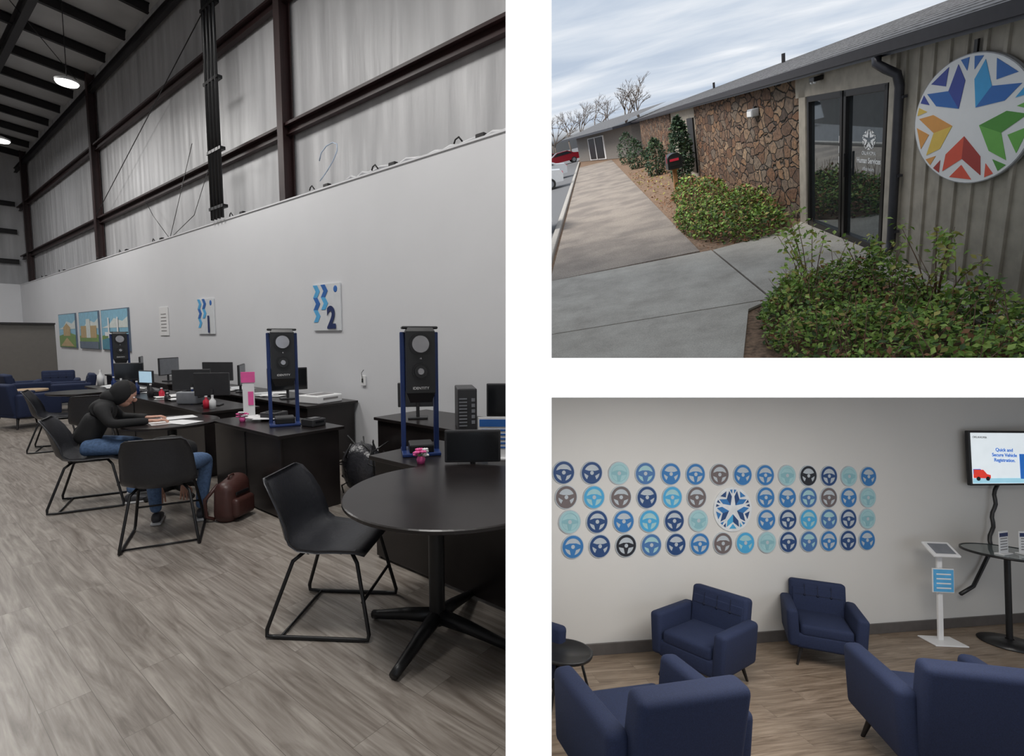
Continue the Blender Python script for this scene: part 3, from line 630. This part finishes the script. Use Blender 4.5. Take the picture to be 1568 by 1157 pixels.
for k in range(13): g.box((.25,(ys[k]+ys[k+1])/2,0),(2.9,ys[k+1]-ys[k]-.015,.03),agg,.003)
g.build('walkway')
g=G(); 
def quad(g,p,z,m): g.prism(p,(0,0,z-.03),(1,0,0),(0,1,0),(0,0,1),.03,m)
quad(g,[(-1.2,10.17),(-1.2,7.0),(1.95,6.85),(1.88,10.05)],.02,conc)
quad(g,[(-1.2,6.97),(-1.2,3.0),(1.15,3.0),(1.2,5.2),(1.62,6.6),(1.95,6.82)],.02,conc)
quad(g,[(1.91,10.05),(1.98,6.85),(3.3,7.0),(3.3,4.0),(3.72,4.0),(3.72,10.9),(3.3,10.4)],.02,conc)
g.build('concrete_pad')
g=G()
for k in range(14): g.box((-1.36,5+4*k+2,.03),(.17,3.98,.14),curb,.02)
g.build('curb')
sid=mat('taupe_siding',(.40,.36,.30),.8,var=.14,scale=6,bump=.2)
m,t,b=nt('brown_field_stone'); L=t.links.new
tc=t.nodes.new('ShaderNodeTexCoord'); mp=t.nodes.new('ShaderNodeMapping'); mp.inputs['Scale'].default_value=(1,.62,1.35); L(tc.outputs['Object'],mp.inputs['Vector'])
ns=t.nodes.new('ShaderNodeTexNoise'); ns.inputs['Scale'].default_value=3; L(mp.outputs['Vector'],ns.inputs['Vector'])
mx=t.nodes.new('ShaderNodeMix'); mx.data_type='RGBA'; mx.inputs[0].default_value=.2; L(mp.outputs['Vector'],mx.inputs[6]); L(ns.outputs['Color'],mx.inputs[7])
v1=t.nodes.new('ShaderNodeTexVoronoi'); v1.inputs['Scale'].default_value=4.6; L(mx.outputs[2],v1.inputs['Vector'])
v2=t.nodes.new('ShaderNodeTexVoronoi'); v2.feature='DISTANCE_TO_EDGE'; v2.inputs['Scale'].default_value=4.6; L(mx.outputs[2],v2.inputs['Vector'])
sp=t.nodes.new('ShaderNodeSeparateColor'); L(v1.outputs['Color'],sp.inputs[0])
r=ramp(t,[(0,(.095,.072,.06)),(.2,(.22,.12,.07)),(.4,(.20,.17,.14)),(.6,(.33,.205,.12)),(.8,(.15,.09,.065)),(1,(.38,.28,.19))]); L(sp.outputs[0],r.inputs['Fac'])
n3=t.nodes.new('ShaderNodeTexNoise'); n3.inputs['Scale'].default_value=11; n3.inputs['Detail'].default_value=7; n3.inputs['Roughness'].default_value=.65; L(tc.outputs['Object'],n3.inputs['Vector'])
mu=t.nodes.new('ShaderNodeMix'); mu.data_type='RGBA'; mu.blend_type='MULTIPLY'; mu.inputs[0].default_value=.85; L(r.outputs['Color'],mu.inputs[6])
r3=ramp(t,[(.3,(.3,.3,.34)),(.7,(1.5,1.35,1.2))]); L(n3.outputs['Fac'],r3.inputs['Fac']); L(r3.outputs['Color'],mu.inputs[7])
r2=ramp(t,[(.0,(0,0,0)),(.07,(1,1,1))]); L(v2.outputs['Distance'],r2.inputs['Fac'])
mo=t.nodes.new('ShaderNodeMix'); mo.data_type='RGBA'; L(r2.outputs['Color'],mo.inputs[0]); mo.inputs[6].default_value=(.035,.028,.025,1); L(mu.outputs[2],mo.inputs[7]); L(mo.outputs[2],b.inputs['Base Color'])
bp=t.nodes.new('ShaderNodeBump'); bp.inputs['Distance'].default_value=.08; bp.inputs['Strength'].default_value=1; 
hh=t.nodes.new('ShaderNodeMath'); hh.operation='MULTIPLY_ADD'; hh.inputs[1].default_value=.6; L(n3.outputs['Fac'],hh.inputs[0]); L(r2.outputs['Color'],hh.inputs[2]); L(hh.outputs[0],bp.inputs['Height']); L(bp.outputs['Normal'],b.inputs['Normal']); b.inputs['Roughness'].default_value=.85
stone=m
dk=mat('dark_bronze_frame',(.018,.016,.016),.4,.3); gut=mat('dark_gutter',(.05,.05,.06),.35,.2)
g=G(); 
g.box((W+.1,5.6,1.27),(.2,4.5,2.6),sid)
for k in range(16): g.box((W-.012,3.5+.27*k,1.27),(.03,.05,2.55),sid,.004)
g.box((W+.06,9.4,2.38),(.2,3.3,.4),sid); g.box((W+.04,10.75,1.27),(.16,.3,2.6),sid); g.box((W+.04,7.78,1.27),(.16,.14,2.6),sid)
g.box((W+.1,15.9,1.27),(.22,10.2,2.6),stone); 
g.box((W+.14,24.0,1.27),(.2,6,2.6),sid); g.box((W+.1,34.5,1.27),(.22,15,2.6),stone)
for y in(22.0,24.5): g.box((W+.02,y,1.2),(.08,1.2,1.9),dk)
g.build('wall_building')
dgl=mat('dark_door_glass',(.20,.23,.25),.02,.92,var=.1)
g=G()
for y0,y1 in((7.88,9.12),(9.16,10.53)):
    g.box((W+.02,(y0+y1)/2,1.08),(.02,y1-y0,2.1),dgl)
    for y in(y0+.04,y1-.04): g.box((W-.01,y,1.09),(.06,.08,2.16),dk,.005)
    for z in(.06,2.14): g.box((W-.01,(y0+y1)/2,z),(.06,y1-y0,.1),dk,.005)
g.box((W-.05,9.02,1.15),(.03,.03,.35),dk,.01)
doorw=mat('door_lettering',(.85,.85,.85),.5,var=.01)
logo(g,(W+.008,8.42,1.50),(0,-1,0),(0,0,1),(-1,0,0),.20,.14,[(doorw,doorw)]*5,.002)
g.text('Human Services',.105,(W+.008,8.42,1.19),(0,-1,0),(0,0,1),doorw,bold=.002); g.text('OKLAHOMA',.07,(W+.008,8.42,1.30),(0,-1,0),(0,0,1),doorw)
g.text('office hours',.07,(W+.008,8.42,1.09),(0,-1,0),(0,0,1),doorw)
for z in(1.5,1.35,1.2): g.box((W+.006,9.3,z),(.003,.12,.1),doorw)
g.build('door_1')
shin=mat('grey_shingles',(.13,.13,.135),.9,var=.35,scale=9,bump=.5)
g=G()
x0,z0,x1,z1=3.52,2.62,7.6,3.22
g.add([(x0,3,z0),(x1,3,z1),(x1,60,z1),(x0,60,z0)],[[0,1,2,3]],shin); g.add([(x0,3,z0-.03),(x1,3,z1-.03),(x1,60,z1-.03),(x0,60,z0-.03)],[[0,1,2,3]],shin)
for k in range(12): 
    a=k/12; g.box((x0+(x1-x0)*a+.01,31,z0+(z1-z0)*a+.006),(.02,57,.012),shin)
g.box((7.2,9.6,3.2),(.4,.6,.22),shin,.02); g.box((6.9,7.2,3.2),(.5,.5,.3),shin,.02)
for y in(22,33): g.cyl((7,y,3.0),(7,y,3.42),.06,.06,darksteel,10)
g.build('roof')
g=G()
g.prism([(0,0),(.02,-.12),(.14,-.12),(.14,.0),(.12,0),(.12,-.10),(.03,-.10),(.015,0)],(3.43,3,2.64),(1,0,0),(0,0,1),(0,1,0),57,gut)
g.box((3.62,31,2.53),(.20,57,.02),gut); g.box((3.56,31,2.56),(.02,57,.16),gut)
g.build('gutter')
g=G(); pts=[(3.5,7.75,2.50),(3.5,7.74,2.42),(3.54,7.6,2.34),(3.64,7.56,2.26),(3.67,7.55,2.12),(3.67,7.55,.3),(3.65,7.55,.14),(3.5,7.53,.09),(3.38,7.5,.08)]
g.tube(pts,.052,gut,10); 
for z in(2.0,1.1,.4): g.box((3.695,7.55,z),(.05,.17,.03),gut)
g.build('downspout')
cw=mat('sign_face_white',(.88,.88,.88),.4,var=.01)
cm=lambda n,c: mat('logo_'+n,c,.45,var=.03)
pal=[(cm('blue',(.02,.15,.50)),cm('sky',(.04,.38,.75))),(cm('royal',(.03,.06,.35)),cm('blue',(.02,.15,.5))),(cm('orange',(.80,.36,.08)),cm('yellow',(.85,.58,.10))),(cm('red',(.80,.10,.05)),cm('redd',(.42,.04,.03))),(cm('lime',(.16,.48,.08)),cm('green',(.08,.32,.04)))]
g=G(); cy,cz2,rx,rz2=6.30,1.71,.90,.60
seg=64
def ell(sx,sz,x): return [(x,cy-sx*math.cos(2*math.pi*k/seg),cz2+sz*math.sin(2*math.pi*k/seg)) for k in range(seg)]
edge=mat('sign_edge',(.35,.35,.36),.4)
v=ell(rx,rz2,W-.03)+ell(rx,rz2,W-.06); g.add(v,[[k,(k+1)%seg,seg+(k+1)%seg,seg+k] for k in range(seg)],edge); g.add(ell(rx,rz2,W-.06),[list(range(seg))],edge)
g.add(ell(rx*.985,rz2*.985,W-.062),[list(range(seg))],cw)
logo(g,(W-.063,cy,cz2),(0,-1,0),(0,0,1),(-1,0,0),rx,rz2,pal,.003)
g.box((W-.035,cy,2.36),(.02,.05,.12),dk); g.build('round_star_sign')
g=G(); g.box((0,0,0),(.16,.38,.17),mat('fixture_grey',(.35,.36,.38),.4),.02,3); g.box((-.085,0,-.01),(.01,.32,.11),plx,.004); g.box((.04,0,.10),(.06,.1,.05),dk,.005); g.build('wall_light',(W-.1,13.5,2.05))
g=G(); g.box((0,0,0),(.14,.2,.07),dk,.01); g.ball((-.04,.06,-.04),(.03,.03,.03),plx,8);g.ball((-.04,-.06,-.04),(.03,.03,.03),plx,8); g.build('soffit_light',(W-.12,9.9,2.42))
g=G(); wd=mat('cedar_post',(.36,.19,.08),.8,var=.3,scale=15)
g.box((0,0,.42),(.13,.13,.84),wd,.008); g.box((0,0,.86),(.2,.4,.05),wd,.005)
seg=12; v=[]
for y in(-.3,.3): v+=[(-.22,y,0),(.22,y,0)]+[(.22*math.cos(math.pi*k/seg),y,.3+.16*math.sin(math.pi*k/seg)) for k in range(seg+1)]
n=seg+3; v=[(a,b_,c+.88) for a,b_,c in v]
g.add(v,[[k,(k+1)%n,n+(k+1)%n,n+k] for k in range(n)]+[list(range(n))[::-1],list(range(n,2*n))],blackm)
g.box((-.0,-.305,1.1),(.3,.01,.25),black,.003); g.box((-.02,-.33,1.15),(.27,.02,.07),redp,.004); g.box((-.225,-.1,1.2),(.01,.05,.25),redp,.002)
g.build('mailbox',(2.5,18.2,0))
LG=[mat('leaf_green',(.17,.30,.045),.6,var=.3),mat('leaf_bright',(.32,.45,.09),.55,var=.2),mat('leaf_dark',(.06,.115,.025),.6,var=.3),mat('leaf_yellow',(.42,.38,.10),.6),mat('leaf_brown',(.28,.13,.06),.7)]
twig=mat('twig_brown',(.17,.095,.06),.8); bark=mat('bark_grey',(.16,.13,.11),.9)
def leaf(g,p,s,m):
    d=Vector((R.gauss(0,1),R.gauss(0,1),R.gauss(0,.6))).normalized(); n=Vector((R.gauss(0,.6),R.gauss(0,.6),1)); n=(n-d*n.dot(d)); 
    if n.length<1e-3: n=d.orthogonal()
    n.normalize(); w=d.cross(n)
    g.add([p,p+d*s*.5+w*s*.28+n*s*.08,p+d*s,p+d*s*.5-w*s*.28+n*s*.08],[[0,1,2,3]],m)
def bush(name,polyf,n,H,s,w=(5,3,3,.6,.5),twigs=60,box_=(0,1,0,1)):
    g=G(); hm=[(R.uniform(box_[0],box_[1]),R.uniform(box_[2],box_[3]),R.uniform(.25,.5),R.uniform(.7,1.2)) for _ in range(14)]
    cnt=0
    while cnt<n:
        x=R.uniform(box_[0],box_[1]);y=R.uniform(box_[2],box_[3]); q=polyf(x,y)
        if q<=0: continue
        h=H*min(1,q)**.5*(.55+.5*max([max(0,1-((x-a)**2+(y-b_)**2)/c**2)*e for a,b_,c,e in hm]+[0]))
        z=h*(1-R.random()**2*.75)+R.gauss(0,.03)
        if z<0.02: z=.02
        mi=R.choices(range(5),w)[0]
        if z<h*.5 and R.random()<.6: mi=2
        leaf(g,Vector((x,y,z)),s*R.uniform(.6,1.4),LG[mi]); cnt+=1
    for i in range(twigs):
        x=R.uniform(box_[0],box_[1]);y=R.uniform(box_[2],box_[3]); q=polyf(x,y)
        if q<=0: continue
        h=H*min(1,q)**.5*R.uniform(.9,1.35); g.tube([(x,y,0),(x+R.uniform(-.06,.06),y+R.uniform(-.06,.06),h*.6),(x+R.uniform(-.12,.12),y+R.uniform(-.12,.12),h)],[.006,.004,.002],twig,4)
    return g.build(name)
def ellf(cx,cy,a,b_): return lambda x,y: 1-((x-cx)/a)**2-((y-cy)/b_)**2
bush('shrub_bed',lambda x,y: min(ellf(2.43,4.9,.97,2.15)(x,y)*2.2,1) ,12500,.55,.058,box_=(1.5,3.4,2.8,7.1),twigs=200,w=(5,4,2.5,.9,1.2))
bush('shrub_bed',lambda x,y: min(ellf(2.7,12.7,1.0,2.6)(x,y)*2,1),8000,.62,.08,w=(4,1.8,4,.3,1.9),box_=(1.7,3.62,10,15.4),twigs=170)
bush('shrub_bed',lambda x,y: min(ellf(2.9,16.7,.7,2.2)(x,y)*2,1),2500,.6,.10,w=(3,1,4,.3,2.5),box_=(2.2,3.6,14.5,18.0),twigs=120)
def sprig(loc,H,n):
    g=G()
    for i in range(n):
        a=R.uniform(0,6.3);sp=R.uniform(.05,.4)*H; top=Vector((sp*math.cos(a),sp*math.sin(a),H*R.uniform(.55,1)))
        mid=top*.5+Vector((0,0,H*.1)); g.tube([(0,0,0),mid,top],[.008,.005,.002],twig,4)
        for k in range(22):
            t_=R.uniform(.45,1.0); p=mid.lerp(top,(t_-.4)/.6)+Vector((R.gauss(0,.045),R.gauss(0,.045),R.gauss(0,.03)))
            leaf(g,p,.075,LG[R.choice([0,1,1,3])])
    g.build('nandina_sprig',loc)
sprig((2.25,6.3,0),1.2,9); sprig((3.1,5.5,0),1.0,9); sprig((2.9,6.5,0),.75,7); sprig((1.95,6.0,0),.7,7)
def conifer(loc,H,r,n):
    g=G(); g.cyl((0,0,0),(0,0,H*.5),.05,.03,bark,8)
    cd=mat('conifer_dark',(.05,.09,.055),.8,var=.3); cd2=mat('conifer_mid',(.09,.15,.07),.8)
    for i in range(n):
        z=R.random(); rr=r*math.sin(math.pi*min(1,(z*.85+.15)))**.6*(.7+.3*R.random()); a=R.uniform(0,6.3)
        leaf(g,Vector((rr*math.cos(a),rr*math.sin(a),z*H)),.16,cd if R.random()<.7 else cd2)
    g.build('evergreen_shrub',loc)
conifer((3.15,21.0,0),2.3,.4,1600);conifer((2.9,27,0),1.6,.5,900);conifer((2.6,34,0),1.6,.55,700);conifer((2.5,40,0),2.0,.7,800)
g=G()
for i in range(2200):
    x=R.uniform(1.3,3.6);y=R.choice([R.uniform(4.4,6.8),R.uniform(10.2,18),R.uniform(14,32)]); 
    if y<7 and (x<1.65 or x>3.25): continue
    if y>10 and x<1.8: continue
    leaf(g,Vector((x,y,.0)),.06 if y<18 else .12,LG[4] if y<18 else LG[R.choice([3,4])])
g.build('pine_straw')
def tree(loc,H,seed,dep=5):
    rr=random.Random(seed); g=G()
    def br(p,d,L_,r,n):
        q=p+d*L_; g.tube([p,(p+q)/2+Vector((rr.gauss(0,.04*L_),rr.gauss(0,.04*L_),0)),q],[r,r*.85,r*.65],bark,5)
        if n==0: return
        for k in range(rr.choice([2,3,3])):
            nd=(d+Vector((rr.gauss(0,.5),rr.gauss(0,.5),rr.gauss(.1,.3)))).normalized(); br(q,nd,L_*rr.uniform(.62,.85),r*.62,n-1)
    br(Vector((0,0,0)),Vector((0,0,1)),H*.28,H*.022,dep); g.build('bare_tree',loc)
for i,(x,y,h) in enumerate(((-6,95,8),(-3,88,8),(1,100,9),(6,90,10),(9,100,10),(-8,104,9),(4.5,120,9),(-1.5,112,9),(-5,84,7))): tree((x,y,0),h,i)
g=G(); Pa=Vector((-1.3,63,0));Pb=Vector((3.42,46.5,0)); d=(Pb-Pa);Ln=d.length;d.normalize(); M=Matrix((d,Vector((-d.y,d.x,0)),Vector((0,0,1)))).transposed().to_4x4(); M.translation=Pa
fb=mat('far_wall_grey',(.24,.22,.20),.8)
g.box((Ln/2,1.5,1.2),(Ln,3,2.4),fb,M=M); g.box((Ln/2,.9,2.5),(Ln+.6,5,.18),gut,M=M)
g.add([M@Vector(p) for p in((-.3,-1.6,2.6),(Ln+.3,-1.6,2.6),(Ln+.3,3,3.4),(-.3,3,3.4))],[[0,1,2,3]],shin)
g.box((Ln*.42,-.02,1.1),(5.4,.1,2.1),plx,M=M); g.box((Ln*.42,-.09,1.1),(4.6,.06,1.9),dk,M=M); g.box((Ln*.42,-.13,1.1),(.2,.05,1.95),plx,M=M)
g.build('far_building')
def car(loc,rz,col):
    g=G(); paint=mat('car_paint_'+col[0],col[1],.25,.2,var=.03); tire=mat('tire',(.02,.02,.02),.8); cgl=mat('car_glass',(.02,.025,.03),.05)
    prof=[(-2.2,.35),(-2.25,.7),(-2.1,.92),(-1.5,1.0),(-1.0,1.05),(-.4,1.42),(.8,1.45),(1.5,1.1),(2.1,1.0),(2.25,.8),(2.2,.35)]
    g.prism([(y,z) for y,z in prof],(-.85,0,0),(0,1,0),(0,0,1),(1,0,0),1.7,paint)
    g.prism([(-.95,1.03),(-.42,1.36),(.75,1.39),(1.35,1.08)],(-.87,0,0),(0,1,0),(0,0,1),(1,0,0),1.74,cgl)
    g.add([(-.75,-1.05,1.06),(.75,-1.05,1.06),(.68,-.45,1.43),(-.68,-.45,1.43)],[[0,1,2,3]],cgl)
    for sx in(-1,1):
        for y in(-1.4,1.4): g.cyl((sx*.88,y,.32),(sx*.66,y,.32),.32,.32,tire,20); g.cyl((sx*.885,y,.32),(sx*.86,y,.32),.2,.2,grp,12)
        g.box((sx*.6,-2.2,.72),(.35,.1,.14),plx,.02);g.box((sx*.6,2.22,.8),(.35,.08,.12),redp,.02)
    g.box((0,-2.24,.45),(1.0,.06,.2),tire,.01)
    g.build('car',loc,rz)
car((-3.72,17.0,0),-1.5,('white',(.75,.77,.79))); car((-4.15,42,0),-1.5,('silver',(.62,.65,.68))); car((-3.5,66,0),-1.4,('red',(.30,.012,.025)));car((-6.3,78,0),-1.3,('red',(.3,.012,.025)));car((-4.1,34,0),-1.5,('white',(.75,.77,.79)))

# ------------------------------------------------------------------ world / sky
w=bpy.data.worlds.new('World'); sc.world=w; w.use_nodes=True; t=w.node_tree; L=t.links.new
bg=t.nodes['Background']; tc=t.nodes.new('ShaderNodeTexCoord'); mp=t.nodes.new('ShaderNodeMapping')
mp.inputs['Rotation'].default_value=MC.to_3x3().inverted().to_euler(); L(tc.outputs['Generated'],mp.inputs['Vector'])
sx=t.nodes.new('ShaderNodeSeparateXYZ'); L(mp.outputs['Vector'],sx.inputs[0])
za=t.nodes.new('ShaderNodeMath'); za.operation='MAXIMUM'; za.inputs[1].default_value=0; L(sx.outputs[2],za.inputs[0])
zb=t.nodes.new('ShaderNodeMath'); zb.operation='ADD'; zb.inputs[1].default_value=.16; L(za.outputs[0],zb.inputs[0])
dv=t.nodes.new('ShaderNodeVectorMath'); dv.operation='SCALE'
iv=t.nodes.new('ShaderNodeMath'); iv.operation='DIVIDE'; iv.inputs[0].default_value=1; L(zb.outputs[0],iv.inputs[1])
L(mp.outputs['Vector'],dv.inputs[0]); L(iv.outputs[0],dv.inputs['Scale'])
m2=t.nodes.new('ShaderNodeMapping'); m2.inputs['Scale'].default_value=(.55,1.2,0); m2.inputs['Location'].default_value=(3.1,1.7,0); L(dv.outputs[0],m2.inputs['Vector'])
n=t.nodes.new('ShaderNodeTexNoise'); n.inputs['Scale'].default_value=1.4; n.inputs['Detail'].default_value=7; n.inputs['Roughness'].default_value=.52; n.inputs['Distortion'].default_value=.4; L(m2.outputs['Vector'],n.inputs['Vector'])
r=ramp(t,[(.34,(.36,.42,.51)),(.47,(.455,.505,.575)),(.57,(.54,.575,.625)),(.68,(.66,.68,.71))]); L(n.outputs['Fac'],r.inputs['Fac'])
hz=ramp(t,[(.0,(.16,.15,.14)),(.02,(1.0,1.0,1.0))]); L(sx.outputs[2],hz.inputs['Fac'])
mm=t.nodes.new('ShaderNodeMix'); mm.data_type='RGBA'; mm.blend_type='MULTIPLY'; mm.inputs[0].default_value=1; L(r.outputs['Color'],mm.inputs[6]); L(hz.outputs['Color'],mm.inputs[7])
L(mm.outputs[2],bg.inputs['Color']); bg.inputs['Strength'].default_value=1.42
l=bpy.data.lights.new('sun','SUN'); l.energy=3.6; l.angle=.7; l.color=(1,.96,.90); o=bpy.data.objects.new('sun',l); sc.collection.objects.link(o)
sd=(MC.to_3x3()@Vector((.75,.3,-1))).normalized(); o.rotation_euler=sd.to_track_quat('-Z','Y').to_euler()
# ------------------------------------------------------------------ camera
c=bpy.data.cameras.new('camera'); c.lens=18; c.sensor_width=36; c.sensor_fit='HORIZONTAL'; c.clip_start=.05; c.clip_end=500
o=bpy.data.objects.new('camera',c); sc.collection.objects.link(o); o.rotation_euler=(math.pi/2,0,0); sc.camera=o
